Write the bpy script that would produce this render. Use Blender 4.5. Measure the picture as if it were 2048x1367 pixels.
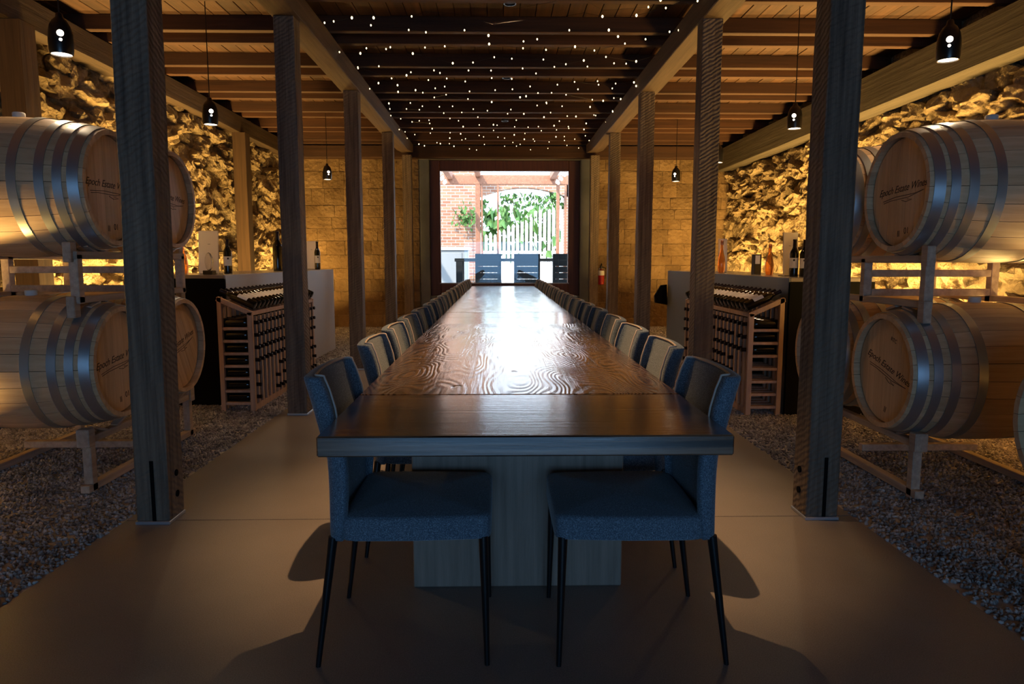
import bpy, bmesh, math, random
from mathutils import Vector, Matrix, noise
R = math.radians
random.seed(7)
for o in list(bpy.data.objects): bpy.data.objects.remove(o)
S = bpy.context.scene
COL = S.collection

# ---------------------------------------------------------------- camera
cam = bpy.data.cameras.new('camera'); cam.lens = 1400 / 2048 * 36; cam.sensor_width = 36
cam.clip_start = .05; cam.clip_end = 200
camo = bpy.data.objects.new('camera', cam); COL.objects.link(camo)
camo.location = (0, 0, 1.21); camo.rotation_euler = (R(90 - 6.66), 0, R(-1.06))
S.camera = camo
# ---------------------------------------------------------------- exposure
S.view_settings.view_transform = 'Standard'; S.view_settings.look = 'None'
S.view_settings.gamma = 1; S.view_settings.use_curve_mapping = False
S.view_settings.exposure = 0.0
# ---------------------------------------------------------------- world, sun, daylight through the rear door
W = bpy.data.worlds.new('World'); S.world = W; W.use_nodes = True
bg = W.node_tree.nodes['Background']; bg.inputs[0].default_value = (.62, .80, 1, 1); bg.inputs[1].default_value = 7.5
sun = bpy.data.lights.new('sun', 'SUN'); sun.energy = 10.0; sun.angle = R(1); sun.color = (1, .86, .68)
suno = bpy.data.objects.new('sun', sun); COL.objects.link(suno); suno.location = (0, 16, 9)
suno.rotation_euler = Vector((.45, .62, -.75)).to_track_quat('-Z', 'Y').to_euler()

def area(name, loc, d, sx, sy, power, color, parent=None):
    l = bpy.data.lights.new(name, 'AREA'); l.shape = 'RECTANGLE'; l.size = sx; l.size_y = sy
    l.energy = power; l.color = color
    o = bpy.data.objects.new(name, l); COL.objects.link(o); o.location = loc
    o.rotation_euler = Vector(d).to_track_quat('-Z', 'Y').to_euler()
    if parent: o.parent = parent
    return o
def spot(name, loc, d, power, color, ang=120, blend=.6, rad=.03, parent=None):
    l = bpy.data.lights.new(name, 'SPOT'); l.energy = power; l.color = color; l.spot_size = R(ang)
    l.spot_blend = blend; l.shadow_soft_size = rad
    o = bpy.data.objects.new(name, l); COL.objects.link(o); o.location = loc
    o.rotation_euler = Vector(d).to_track_quat('-Z', 'Y').to_euler()
    if parent: o.parent = parent
    return o
WARM = (1, .62, .24); AMBER = (1, .60, .17); BLUE = (.26, .56, 1)
area('rear_door_daylight', (.1, -3.9, 1.02), (0, 1, 0), 3.1, 1.9, 94, BLUE)

# ---------------------------------------------------------------- helpers
class MB:
    def __init__(s): s.v = []; s.f = []
    def add(s, vs, fs):
        n = len(s.v); s.v += [tuple(v) for v in vs]; s.f += [tuple(i + n for i in f) for f in fs]; return s
    def box(s, x0, x1, y0, y1, z0, z1):
        v = [(x, y, z) for x in (x0, x1) for y in (y0, y1) for z in (z0, z1)]
        return s.add(v, [(0, 1, 3, 2), (4, 6, 7, 5), (0, 4, 5, 1), (2, 3, 7, 6), (0, 2, 6, 4), (1, 5, 7, 3)])
    def cbox(s, c, d): return s.box(c[0]-d[0]/2, c[0]+d[0]/2, c[1]-d[1]/2, c[1]+d[1]/2, c[2]-d[2]/2, c[2]+d[2]/2)
    def bar(s, a, b, w, h, up=(0, 0, 1)):
        a, b = Vector(a), Vector(b); t = (b - a).normalized(); u = Vector(up)
        r = t.cross(u)
        if r.length < 1e-4: r = t.cross(Vector((1, 0, 0)))
        r.normalize(); q = r.cross(t).normalized()
        v = [p + r * (i * w / 2) + q * (j * h / 2) for p in (a, b) for i, j in ((-1, -1), (1, -1), (1, 1), (-1, 1))]
        return s.add(v, [(3, 2, 1, 0), (4, 5, 6, 7)] + [(k, (k+1) % 4, 4+(k+1) % 4, 4+k) for k in range(4)])
    def lathe(s, prof, n=16, axis='z', closed=False):
        vs = []; fs = []
        for r, h in prof:
            for k in range(n):
                a = 2*math.pi*k/n; c, d = r*math.cos(a), r*math.sin(a)
                vs.append((c, d, h) if axis == 'z' else (h, c, d))
        m = len(prof)
        for i in range(m if closed else m-1):
            for k in range(n):
                a, b = i*n+k, i*n+(k+1) % n; c, d = ((i+1) % m)*n+(k+1) % n, ((i+1) % m)*n+k
                fs.append((a, b, c, d))
        if not closed:
            fs.append(tuple(reversed(range(n)))); fs.append(tuple(range((m-1)*n, m*n)))
        return s.add(vs, fs)
    def tube(s, pts, r, n=6, r2=None):
        pts = [Vector(p) for p in pts]; vs = []; fs = []
        for i, p in enumerate(pts):
            t = (pts[min(i+1, len(pts)-1)] - pts[max(i-1, 0)]).normalized()
            u = t.cross(Vector((0, 0, 1)))
            if u.length < 1e-3: u = t.cross(Vector((1, 0, 0)))
            u.normalize(); w = t.cross(u)
            rr = r if r2 is None else r + (r2-r)*i/(len(pts)-1)
            for k in range(n):
                a = 2*math.pi*k/n; vs.append(p + (u*math.cos(a) + w*math.sin(a))*rr)
        for i in range(len(pts)-1):
            for k in range(n): fs.append((i*n+k, (i+1)*n+k, (i+1)*n+(k+1) % n, i*n+(k+1) % n))
        fs.append(tuple(range(n))); fs.append(tuple(reversed(range((len(pts)-1)*n, len(pts)*n))))
        return s.add(vs, fs)
    def mesh(s, name, mat, smooth=None, bevel=0, segs=1, fixn=True):
        me = bpy.data.meshes.new(name); me.from_pydata(s.v, [], s.f)
        bm = bmesh.new(); bm.from_mesh(me)
        if fixn: bmesh.ops.recalc_face_normals(bm, faces=bm.faces)
        if bevel: bmesh.ops.bevel(bm, geom=bm.edges[:], offset=bevel, segments=segs, profile=.5, affect='EDGES', clamp_overlap=True)
        bm.to_mesh(me); bm.free()
        if smooth is not None:
            for p in me.polygons: p.use_smooth = True
            me.set_sharp_from_angle(angle=R(smooth))
        if mat: me.materials.append(mat)
        return me
    def build(s, name, mat, parent=None, loc=(0, 0, 0), rot=(0, 0, 0), **k):
        return obj(name, s.mesh(name, mat, **k), parent, loc, rot)
def obj(name, me, parent=None, loc=(0, 0, 0), rot=(0, 0, 0), scale=(1, 1, 1)):
    o = bpy.data.objects.new(name, me); COL.objects.link(o)
    o.location = loc; o.rotation_euler = rot; o.scale = scale
    if parent: o.parent = parent
    return o
def tag(o, label=None, cat=None, group=None, kind=None):
    for k, v in (('label', label), ('category', cat), ('group', group), ('kind', kind)):
        if v: o[k] = v
    return o
def thing(name, label, cat, loc=(0, 0, 0), rz=0, group=None):
    o = bpy.data.objects.new(name, None); COL.objects.link(o); o.empty_display_size = .1
    o.location = loc; o.rotation_euler = (0, 0, rz); return tag(o, label, cat, group)
def copy_tree(o, parent=None):
    c = o.copy(); COL.objects.link(c); c.parent = parent
    for ch in list(o.children): copy_tree(ch, c)
    return c
def baked(me, levels):
    o = bpy.data.objects.new('tmp', me); COL.objects.link(o)
    m = o.modifiers.new('s', 'SUBSURF'); m.levels = levels; m.render_levels = levels
    dg = bpy.context.evaluated_depsgraph_get(); dg.update()
    r = bpy.data.meshes.new_from_object(o.evaluated_get(dg)); bpy.data.objects.remove(o)
    for p in r.polygons: p.use_smooth = True
    return r
ORD = ['nearest the camera'] + [w + ' from the near end' for w in 'second third fourth fifth sixth seventh eighth ninth tenth eleventh twelfth thirteenth fourteenth fifteenth sixteenth'.split()] + ['farthest from the camera']

# ---------------------------------------------------------------- materials
def mat(name):
    m = bpy.data.materials.new(name); m.use_nodes = True; nt = m.node_tree
    return m, nt, nt.nodes['Principled BSDF']
def N(nt, t, **k):
    n = nt.nodes.new(t)
    for a, b in k.items():
        if a.startswith('i_'): n.inputs[a[2:].replace('_', ' ')].default_value = b
        else: setattr(n, a, b)
    return n
def ramp(nt, stops):
    r = nt.nodes.new('ShaderNodeValToRGB'); e = r.color_ramp.elements
    while len(e) < len(stops): e.new(.5)
    for i, (p, c) in enumerate(stops): e[i].position = p; e[i].color = (*c, 1)
    return r
def plain(name, c, rough=.5, metal=0, spec=.5, emit=0, ecol=None, trans=0):
    m, nt, b = mat(name); b.inputs['Base Color'].default_value = (*c, 1); b.inputs['Roughness'].default_value = rough
    b.inputs['Metallic'].default_value = metal; b.inputs['Specular IOR Level'].default_value = spec
    b.inputs['Transmission Weight'].default_value = trans
    if emit: b.inputs['Emission Color'].default_value = (*(ecol or c), 1); b.inputs['Emission Strength'].default_value = emit
    return m
def coords(nt, sc, rnd=True, what='Object', loc=None):
    tc = N(nt, 'ShaderNodeTexCoord'); mp = N(nt, 'ShaderNodeMapping'); mp.inputs['Scale'].default_value = sc
    nt.links.new(tc.outputs[what], mp.inputs['Vector']); out = mp.outputs[0]
    oi = N(nt, 'ShaderNodeObjectInfo')
    if rnd:
        ml = N(nt, 'ShaderNodeMath', operation='MULTIPLY'); ml.inputs[1].default_value = 57.3
        nt.links.new(oi.outputs['Random'], ml.inputs[0])
        ad = N(nt, 'ShaderNodeVectorMath', operation='ADD')
        nt.links.new(out, ad.inputs[0]); nt.links.new(ml.outputs[0], ad.inputs[1]); out = ad.outputs[0]
    return out, oi
def wood(name, c1, c2, axis='y', grain=28, length=1.6, rough=.6, bump=.25, var=.35, saw=0, spec=.4):
    m, nt, b = mat(name); L = nt.links.new
    sc = {'x': (length, grain, grain), 'y': (grain, length, grain), 'z': (grain, grain, length)}[axis]
    v, oi = coords(nt, sc)
    n1 = N(nt, 'ShaderNodeTexNoise', i_Scale=1.0, i_Detail=6.0, i_Roughness=.65); L(v, n1.inputs['Vector'])
    r1 = ramp(nt, [(.28, c1), (.72, c2)]); L(n1.outputs['Fac'], r1.inputs[0])
    hv = N(nt, 'ShaderNodeHueSaturation'); L(r1.outputs[0], hv.inputs['Color'])
    mr = N(nt, 'ShaderNodeMapRange'); mr.inputs['To Min'].default_value = 1 - var; mr.inputs['To Max'].default_value = 1 + var
    L(oi.outputs['Random'], mr.inputs['Value']); L(mr.outputs[0], hv.inputs['Value']); L(hv.outputs[0], b.inputs['Base Color'])
    b.inputs['Roughness'].default_value = rough; b.inputs['Specular IOR Level'].default_value = spec
    h = n1.outputs['Fac']
    if saw:
        v2, _ = coords(nt, (1, 1, 1), rnd=False)
        mp = N(nt, 'ShaderNodeMapping'); mp.inputs['Rotation'].default_value = (R(28), R(28), 0); L(v2, mp.inputs[0])
        wv = N(nt, 'ShaderNodeTexWave', bands_direction='Z', i_Scale=saw, i_Distortion=4.0, i_Detail=2.0); L(mp.outputs[0], wv.inputs['Vector'])
        wv.inputs['Detail Scale'].default_value = 1.5
        ad = N(nt, 'ShaderNodeMath', operation='MULTIPLY_ADD'); ad.inputs[1].default_value = .55
        L(wv.outputs['Fac'], ad.inputs[0]); L(h, ad.inputs[2]); h = ad.outputs[0]
    bp = N(nt, 'ShaderNodeBump', i_Strength=bump, i_Distance=.01); L(h, bp.inputs['Height']); L(bp.outputs[0], b.inputs['Normal'])
    return m
def rough_stone(name, cols, scale=9, bump=1.0, dist=.04, rough=.9, var=.25):
    m, nt, b = mat(name); L = nt.links.new
    v, oi = coords(nt, (1, 1, 1), what='Object')
    geo = N(nt, 'ShaderNodeNewGeometry')
    n1 = N(nt, 'ShaderNodeTexNoise', i_Scale=scale, i_Detail=9.0, i_Roughness=.68); L(geo.outputs['Position'], n1.inputs['Vector'])
    n2 = N(nt, 'ShaderNodeTexNoise', i_Scale=scale*.3, i_Detail=4.0); L(geo.outputs['Position'], n2.inputs['Vector'])
    vo = N(nt, 'ShaderNodeTexVoronoi', i_Scale=scale*1.7); L(geo.outputs['Position'], vo.inputs['Vector'])
    r1 = ramp(nt, [(.25, cols[0]), (.5, cols[1]), (.75, cols[2])]); L(n2.outputs['Fac'], r1.inputs[0])
    hv = N(nt, 'ShaderNodeHueSaturation'); L(r1.outputs[0], hv.inputs['Color'])
    mr = N(nt, 'ShaderNodeMapRange'); mr.inputs['To Min'].default_value = 1-var; mr.inputs['To Max'].default_value = 1+var
    L(oi.outputs['Random'], mr.inputs['Value']); L(mr.outputs[0], hv.inputs['Value']); L(hv.outputs[0], b.inputs['Base Color'])
    ad = N(nt, 'ShaderNodeMath', operation='MULTIPLY_ADD'); ad.inputs[1].default_value = .35; L(vo.outputs['Distance'], ad.inputs[0]); L(n1.outputs['Fac'], ad.inputs[2])
    bp = N(nt, 'ShaderNodeBump', i_Strength=bump, i_Distance=dist); L(ad.outputs[0], bp.inputs['Height']); L(bp.outputs[0], b.inputs['Normal'])
    b.inputs['Roughness'].default_value = rough; b.inputs['Specular IOR Level'].default_value = .2
    return m
M = {}
M['post'] = wood('weathered_post', (.055, .039, .028), (.21, .155, .11), 'z', 34, 1.4, .75, .6, .12, saw=13)
M['wallpost'] = wood('wall_post', (.035, .018, .008), (.08, .042, .018), 'z', 30, 1.2, .75, .4, .2)
M['beam'] = wood('beam_timber', (.05, .031, .018), (.125, .078, .044), 'y', 22, .9, .75, .5, .1)
M['wallbeam'] = wood('wall_beam_timber', (.03, .018, .009), (.08, .048, .024), 'y', 22, .9, .75, .5, .1)
M['whitebeam'] = wood('pale_beam', (.03, .023, .014), (.075, .06, .04), 'y', 20, .8, .8, .7, .1)
M['joist'] = wood('joist_timber', (.026, .009, .003), (.07, .026, .008), 'x', 22, .9, .75, .35, .25)
M['plank'] = wood('ceiling_plank', (.032, .013, .0048), (.085, .036, .0125), 'y', 24, .8, .75, .3, .3)
M['oak'] = wood('barrel_oak', (.46, .29, .155), (.64, .44, .26), 'x', 40, 1.8, .5, .12, .17)
M['head'] = wood('barrel_head_oak', (.50, .32, .175), (.68, .47, .28), 'z', 40, 1.6, .5, .1, .12)
M['rackwood'] = wood('rack_timber', (.30, .22, .16), (.52, .40, .3), 'y', 30, 2, .6, .3, .15)
M['pine'] = wood('wine_rack_pine', (.40, .25, .16), (.56, .37, .25), 'z', 34, 2, .6, .2, .15)
M['frame'] = wood('window_frame_wood', (.05, .016, .009), (.10, .034, .018), 'z', 30, 1.4, .5, .2, .1)
M['pergola'] = wood('pergola_wood', (.20, .085, .05), (.34, .16, .10), 'y', 20, 1.2, .7, .2, .1)
M['hoop'] = plain('galvanised_hoop', (.42, .45, .48), .33, .85)
M['black'] = plain('black_metal', (.006, .006, .007), .3, 0, .5)
M['matte_black'] = plain('matte_black', (.004, .004, .004), .9, 0, .08)
M['steel'] = plain('steel_plate', (.5, .52, .55), .4, .8)
M['ink'] = plain('burnt_ink', (.03, .016, .008), .8)
M['bung'] = plain('pale_bung', (.55, .55, .52), .6)
M['paper'] = plain('paper_label', (.8, .76, .72), .7)
M['piping'] = plain('pale_piping', (.42, .36, .31), .8)
M['bottle'] = plain('dark_bottle_glass', (.004, .005, .004), .07, 0, .6)
M['foil'] = plain('dark_foil', (.012, .004, .006), .35, .3)
M['amber'] = plain('rose_wine_glass', (.95, .36, .07), .06, 0, .5, trans=.85)
M['clear'] = plain('clear_glass', (.95, .95, .95), .04, 0, .5, trans=.95)
M['red'] = plain('red_enamel', (.42, .012, .01), .35)
M['white'] = plain('white_enamel', (.7, .7, .68), .5)
M['canvas'] = plain('white_board', (.85, .8, .76), .7)
M['lamp'] = plain('lamp_glow', (1, .8, .5), .5, emit=9, ecol=(1, .82, .62))
M['fairy'] = plain('fairy_bulb_glow', (1, .8, .45), .5, emit=3.2, ecol=(1, .80, .46))
M['disc'] = plain('downlight_lens', (1, .8, .5), .5, emit=1.6, ecol=(1, .75, .4))
M['bulb'] = plain('patio_bulb', (.95, .95, .95), .3, emit=1.5, ecol=(1, 1, .95))
M['counter'] = plain('grey_counter_front', (.42, .39, .365), .5)
M['countertop'] = plain('counter_top', (.22, .19, .17), .25)
M['leaf'] = plain('ivy_leaf', (.05, .13, .022), .7)
M['fence'] = plain('white_fence', (.8, .8, .8), .8)
M['outdoor'] = wood('charcoal_outdoor_wood', (.008, .010, .012), (.016, .019, .022), 'x', 30, 1.5, .8, .15, .1, spec=.1)
M['patio'] = rough_stone('patio_paving', ((.4, .38, .35), (.5, .48, .45), (.55, .53, .5)), 4, .2, .01)
M['stone'] = rough_stone('limestone_rubble', ((.30, .215, .115), (.43, .32, .18), (.52, .41, .25)), 17, 1.0, .09, var=.3)
M['mortar'] = rough_stone('rough_mortar', ((.34, .26, .15), (.42, .33, .2), (.46, .37, .24)), 20, 1.0, .07, var=0)
M['ashlar'] = rough_stone('ashlar_block', ((.13, .08, .037), (.20, .128, .062), (.26, .175, .092)), 9, .9, .05, var=.2)
M['gravel'] = rough_stone('gravel_stone', ((.18, .165, .16), (.31, .285, .27), (.46, .43, .41)), 30, .4, .01, var=.45)
M['concsurr'] = rough_stone('dark_concrete', ((.10, .105, .10), (.14, .145, .14), (.18, .185, .18)), 6, .4, .02, var=0)

def fabric():
    m, nt, b = mat('tweed_fabric'); L = nt.links.new
    v, oi = coords(nt, (1, 1, 1))
    n = N(nt, 'ShaderNodeTexNoise', i_Scale=300.0, i_Detail=3.0, i_Roughness=.7); L(v, n.inputs['Vector'])
    r = ramp(nt, [(.34, (.04, .055, .078)), (.54, (.10, .135, .17)), (.72, (.26, .33, .40))]); L(n.outputs['Fac'], r.inputs[0]); L(r.outputs[0], b.inputs['Base Color'])
    bp = N(nt, 'ShaderNodeBump', i_Strength=.35, i_Distance=.002); L(n.outputs['Fac'], bp.inputs['Height']); L(bp.outputs[0], b.inputs['Normal'])
    b.inputs['Roughness'].default_value = .9; b.inputs['Specular IOR Level'].default_value = .15
    b.inputs['Sheen Weight'].default_value = .25; b.inputs['Sheen Roughness'].default_value = .4
    return m
M['fabric'] = fabric()
def tabletop(name, axis):
    m, nt, b = mat(name); L = nt.links.new
    v, oi = coords(nt, (1, 1, 1))
    mp = N(nt, 'ShaderNodeMapping'); L(v, mp.inputs[0])
    mp.inputs['Scale'].default_value = (1, .23, 1) if axis == 'y' else (.08, 1, 1)
    nz = N(nt, 'ShaderNodeTexNoise', i_Scale=2.6 if axis == 'y' else 2.0, i_Detail=2.0, i_Roughness=.5); L(mp.outputs[0], nz.inputs['Vector'])
    mu = N(nt, 'ShaderNodeMath', operation='MULTIPLY'); mu.inputs[1].default_value = 52 if axis == 'y' else 30; L(nz.outputs['Fac'], mu.inputs[0])
    fr = N(nt, 'ShaderNodeMath', operation='PINGPONG'); fr.inputs[1].default_value = .5; L(mu.outputs[0], fr.inputs[0])
    mp2 = N(nt, 'ShaderNodeMapping'); L(v, mp2.inputs[0]); mp2.inputs['Scale'].default_value = (70, 2.2, 60) if axis == 'y' else (2.2, 70, 60)
    n2 = N(nt, 'ShaderNodeTexNoise', i_Scale=1.0, i_Detail=5.0, i_Roughness=.6); L(mp2.outputs[0], n2.inputs['Vector'])
    mx = N(nt, 'ShaderNodeMath', operation='MULTIPLY_ADD'); mx.inputs[1].default_value = 1.0 if axis == 'y' else .5; L(fr.outputs[0], mx.inputs[0]); L(n2.outputs['Fac'], mx.inputs[2])
    r = ramp(nt, [(.5, (.010, .005, .003)), (.68, (.07, .037, .021)), (1.0, (.15, .085, .05))]); L(mx.outputs[0], r.inputs[0]); L(r.outputs[0], b.inputs['Base Color'])
    # dark checks and worm marks
    mp3 = N(nt, 'ShaderNodeMapping'); L(v, mp3.inputs[0]); mp3.inputs['Scale'].default_value = (9, 2.6, 9) if axis == 'y' else (1.2, 14, 9)
    n3 = N(nt, 'ShaderNodeTexNoise', i_Scale=1.4, i_Detail=3.0, i_Roughness=.6); L(mp3.outputs[0], n3.inputs['Vector'])
    ck = N(nt, 'ShaderNodeMapRange'); ck.inputs['From Min'].default_value = .27; ck.inputs['From Max'].default_value = .33; L(n3.outputs['Fac'], ck.inputs['Value'])
    hm = N(nt, 'ShaderNodeMath', operation='MULTIPLY_ADD'); hm.inputs[1].default_value = 1.2; L(ck.outputs[0], hm.inputs[0]); L(mx.outputs[0], hm.inputs[2])
    bp = N(nt, 'ShaderNodeBump', i_Strength=.6 if axis == 'y' else .15, i_Distance=.0022); L(hm.outputs[0], bp.inputs['Height']); L(bp.outputs[0], b.inputs['Normal'])
    b.inputs['Roughness'].default_value = .24; b.inputs['Specular IOR Level'].default_value = .7
    b.inputs['Coat Weight'].default_value = 1.0; b.inputs['Coat Roughness'].default_value = .15; b.inputs['Coat IOR'].default_value = 1.6; L(bp.outputs[0], b.inputs['Coat Normal'])
    if axis == 'x':
        for e_ in r.color_ramp.elements: e_.color = (*[c_*1.8 for c_ in e_.color[:3]], 1)
    return m
M['top_y'] = tabletop('table_oak_lengthwise', 'y'); M['top_x'] = tabletop('table_oak_crosswise', 'x')
M['pedestal'] = wood('pedestal_oak', (.16, .125, .095), (.27, .21, .165), 'z', 40, 2, .6, .25, .05)
def concrete():
    m, nt, b = mat('polished_concrete'); L = nt.links.new
    v, _ = coords(nt, (1, 1, 1), rnd=False)
    n1 = N(nt, 'ShaderNodeTexNoise', i_Scale=1.3, i_Detail=6.0, i_Roughness=.6); L(v, n1.inputs['Vector'])
    r = ramp(nt, [(.3, (.19, .168, .152)), (.7, (.26, .23, .208))]); L(n1.outputs['Fac'], r.inputs[0])
    n2 = N(nt, 'ShaderNodeTexNoise', i_Scale=260.0, i_Detail=2.0); L(v, n2.inputs['Vector'])
    r2 = ramp(nt, [(.3, (.72, .72, .72)), (.62, (1, 1, 1)), (.8, (1.35, 1.3, 1.25))]); L(n2.outputs['Fac'], r2.inputs[0])
    mx = N(nt, 'ShaderNodeMix', data_type='RGBA', blend_type='MULTIPLY'); mx.inputs['Factor'].default_value = 1
    L(r.outputs[0], mx.inputs['A']); L(r2.outputs[0], mx.inputs['B']); L(mx.outputs['Result'], b.inputs['Base Color'])
    mr = N(nt, 'ShaderNodeMapRange'); mr.inputs['To Min'].default_value = .34; mr.inputs['To Max'].default_value = .5; L(n1.outputs['Fac'], mr.inputs['Value']); L(mr.outputs[0], b.inputs['Roughness'])
    bp = N(nt, 'ShaderNodeBump', i_Strength=.12, i_Distance=.002); L(n2.outputs['Fac'], bp.inputs['Height']); L(bp.outputs[0], b.inputs['Normal'])
    b.inputs['Specular IOR Level'].default_value = .4
    return m
M['concrete'] = concrete()
def brick():
    m, nt, b = mat('old_brick'); L = nt.links.new
    tc = N(nt, 'ShaderNodeNewGeometry'); mp = N(nt, 'ShaderNodeMapping'); mp.inputs['Rotation'].default_value = (R(90), 0, 0); L(tc.outputs['Position'], mp.inputs[0])
    bt = N(nt, 'ShaderNodeTexBrick', i_Scale=1.0); L(mp.outputs[0], bt.inputs['Vector'])
    bt.inputs['Brick Width'].default_value = .22; bt.inputs['Row Height'].default_value = .075; bt.inputs['Mortar Size'].default_value = .008
    bt.inputs['Color1'].default_value = (.20, .085, .05, 1); bt.inputs['Color2'].default_value = (.30, .15, .09, 1); bt.inputs['Mortar'].default_value = (.33, .29, .26, 1)
    L(bt.outputs['Color'], b.inputs['Base Color']); b.inputs['Roughness'].default_value = .9
    bp = N(nt, 'ShaderNodeBump', i_Strength=.5, i_Distance=.01, invert=True); L(bt.outputs['Fac'], bp.inputs['Height']); L(bp.outputs[0], b.inputs['Normal'])
    return m
M['brick'] = brick()
def pane():
    m, nt, b = mat('window_glass'); L = nt.links.new
    tr = N(nt, 'ShaderNodeBsdfTransparent'); gl = N(nt, 'ShaderNodeBsdfGlossy', i_Roughness=.01)
    fr = N(nt, 'ShaderNodeFresnel', i_IOR=1.45); mx = N(nt, 'ShaderNodeMixShader')
    L(fr.outputs[0], mx.inputs[0]); L(tr.outputs[0], mx.inputs[1]); L(gl.outputs[0], mx.inputs[2])
    L(mx.outputs[0], nt.nodes['Material Output'].inputs['Surface']); return m
M['pane'] = pane()

# ---------------------------------------------------------------- setting: floor, gravel, walls
SLAB_L, SLAB_R, FAR, BACK = -1.75, 1.68, 12.7, -4.0
WL, WR, CEIL = -3.84, 4.16, 3.33
fl = MB()
fl.box(SLAB_L, SLAB_R, BACK, 3.19, -.12, 0).box(SLAB_L, SLAB_R, 3.196, 7.7, -.12, 0).box(SLAB_L, SLAB_R, 7.706, FAR, -.12, 0)
tag(fl.build('floor', M['concrete'], bevel=.002), 'polished brown-grey concrete slab under the long table', 'floor', kind='structure')
tag(MB().box(WL, WR, BACK, FAR, -.3, -.125).build('floor_subgrade', M['gravel']), 'packed earth below the gravel and slab', 'floor', kind='structure')
def gravel_bed(name, label, x0, x1, parts):
    o = MB().box(x0, x1, BACK, FAR, -.12, -.004).build(name, M['gravel']); tag(o, label, 'gravel', kind='stuff')
    for y0, y1, dens, size in parts:
        me = bpy.data.meshes.new('gravel_patch'); me.from_pydata([(x0+.004, y0, 0), (x1, y0, 0), (x1, y1, 0), (x0+.004, y1, 0)], [], [(0, 1, 2, 3)])
        g = obj('gravel_stones', me, o); tag(g, kind='stuff')
        ng = bpy.data.node_groups.new('gravel_scatter', 'GeometryNodeTree')
        ng.interface.new_socket('Geometry', in_out='INPUT', socket_type='NodeSocketGeometry'); ng.interface.new_socket('Geometry', in_out='OUTPUT', socket_type='NodeSocketGeometry')
        gi = ng.nodes.new('NodeGroupInput'); go = ng.nodes.new('NodeGroupOutput'); L = ng.links.new
        dp = ng.nodes.new('GeometryNodeDistributePointsOnFaces'); dp.inputs['Density'].default_value = dens
        ic = ng.nodes.new('GeometryNodeMeshIcoSphere'); ic.inputs['Radius'].default_value = size; ic.inputs['Subdivisions'].default_value = 1
        sm = ng.nodes.new('GeometryNodeSetMaterial'); sm.inputs['Material'].default_value = M['gravel']
        ip = ng.nodes.new('GeometryNodeInstanceOnPoints')
        rr = ng.nodes.new('FunctionNodeRandomValue'); rr.data_type = 'FLOAT_VECTOR'; rr.inputs[1].default_value = (6.28, 6.28, 6.28)
        rs = ng.nodes.new('FunctionNodeRandomValue'); rs.data_type = 'FLOAT_VECTOR'; rs.inputs[0].default_value = (.6, .45, .4); rs.inputs[1].default_value = (1.5, 1.2, .9)
        L(gi.outputs[0], dp.inputs['Mesh']); L(dp.outputs['Points'], ip.inputs['Points']); L(ic.outputs['Mesh'], sm.inputs['Geometry']); L(sm.outputs[0], ip.inputs['Instance'])
        L(rr.outputs[0], ip.inputs['Rotation']); L(rs.outputs[0], ip.inputs['Scale']); L(ip.outputs[0], go.inputs[0])
        md = g.modifiers.new('scatter', 'NODES'); md.node_group = ng
gravel_bed('gravel_bed', 'bed of loose grey gravel along the left wall', WL+.21, SLAB_L, [(1.4, 6.2, 3300, .0105), (6.2, FAR, 1500, .015)])
gravel_bed('gravel_bed', 'bed of loose grey gravel along the right wall', SLAB_R, WR-.21, [(1.2, 6.2, 3300, .0105), (6.2, FAR, 1500, .015)])

def relief_wall(name, x, sgn, label):
    y0, y1, z0, z1 = BACK, FAR+.3, -.1, CEIL+.05; nu, nv = 560, 112
    vs = []; fs = []
    for i in range(nu+1):
        for j in range(nv+1):
            y = y0+(y1-y0)*i/nu; z = z0+(z1-z0)*j/nv
            h = noise.fractal(Vector((x*3, y*3.4, z*3.9)), .8, 2.1, 6)*.075
            vs.append((x+sgn*h, y, z))
    for i in range(nu):
        for j in range(nv): a = i*(nv+1)+j; fs.append((a, a+1, a+nv+2, a+nv+1))
    n = len(vs); xb = x - sgn*.25
    vs += [(xb, y0, z0), (xb, y0, z1), (xb, y1, z1), (xb, y1, z0)]; fs.append((n, n+1, n+2, n+3))
    me = bpy.data.meshes.new(name); me.from_pydata(vs, [], fs); me.materials.append(M['mortar'])
    return tag(obj(name, me), label, 'wall', kind='structure')
wall_l = relief_wall('wall_left', WL, 1, 'rough rubble stone wall behind the left barrels and counter')
wall_r = relief_wall('wall_right', WR, -1, 'rough rubble stone wall behind the right barrels and counter')
def rock(seed, flat=.5, sub=3, rough=.16, boxy=.55):
    bm = bmesh.new(); bmesh.ops.create_icosphere(bm, subdivisions=sub, radius=1)
    off = Vector((seed*13.7, seed*5.1, seed*9.3))
    for v in bm.verts:
        p = v.co.copy(); m = max(abs(p.x), abs(p.y), abs(p.z)); q = p.lerp(p/m, boxy)
        q *= 1 + rough*noise.fractal(p*1.5+off, 1, 2, 5) + .10*noise.noise(p*4.3+off) - .16*abs(noise.noise(p*2.6+off*2)) + .05*noise.noise(p*9+off)
        v.co = q
    me = bpy.data.meshes.new('stone'); bm.to_mesh(me); bm.free()
    return me
ROCKS = [rock(i, sub=3, rough=.42, boxy=.5) for i in range(10)]
for r_ in ROCKS: r_.materials.append(M['stone'])
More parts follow.
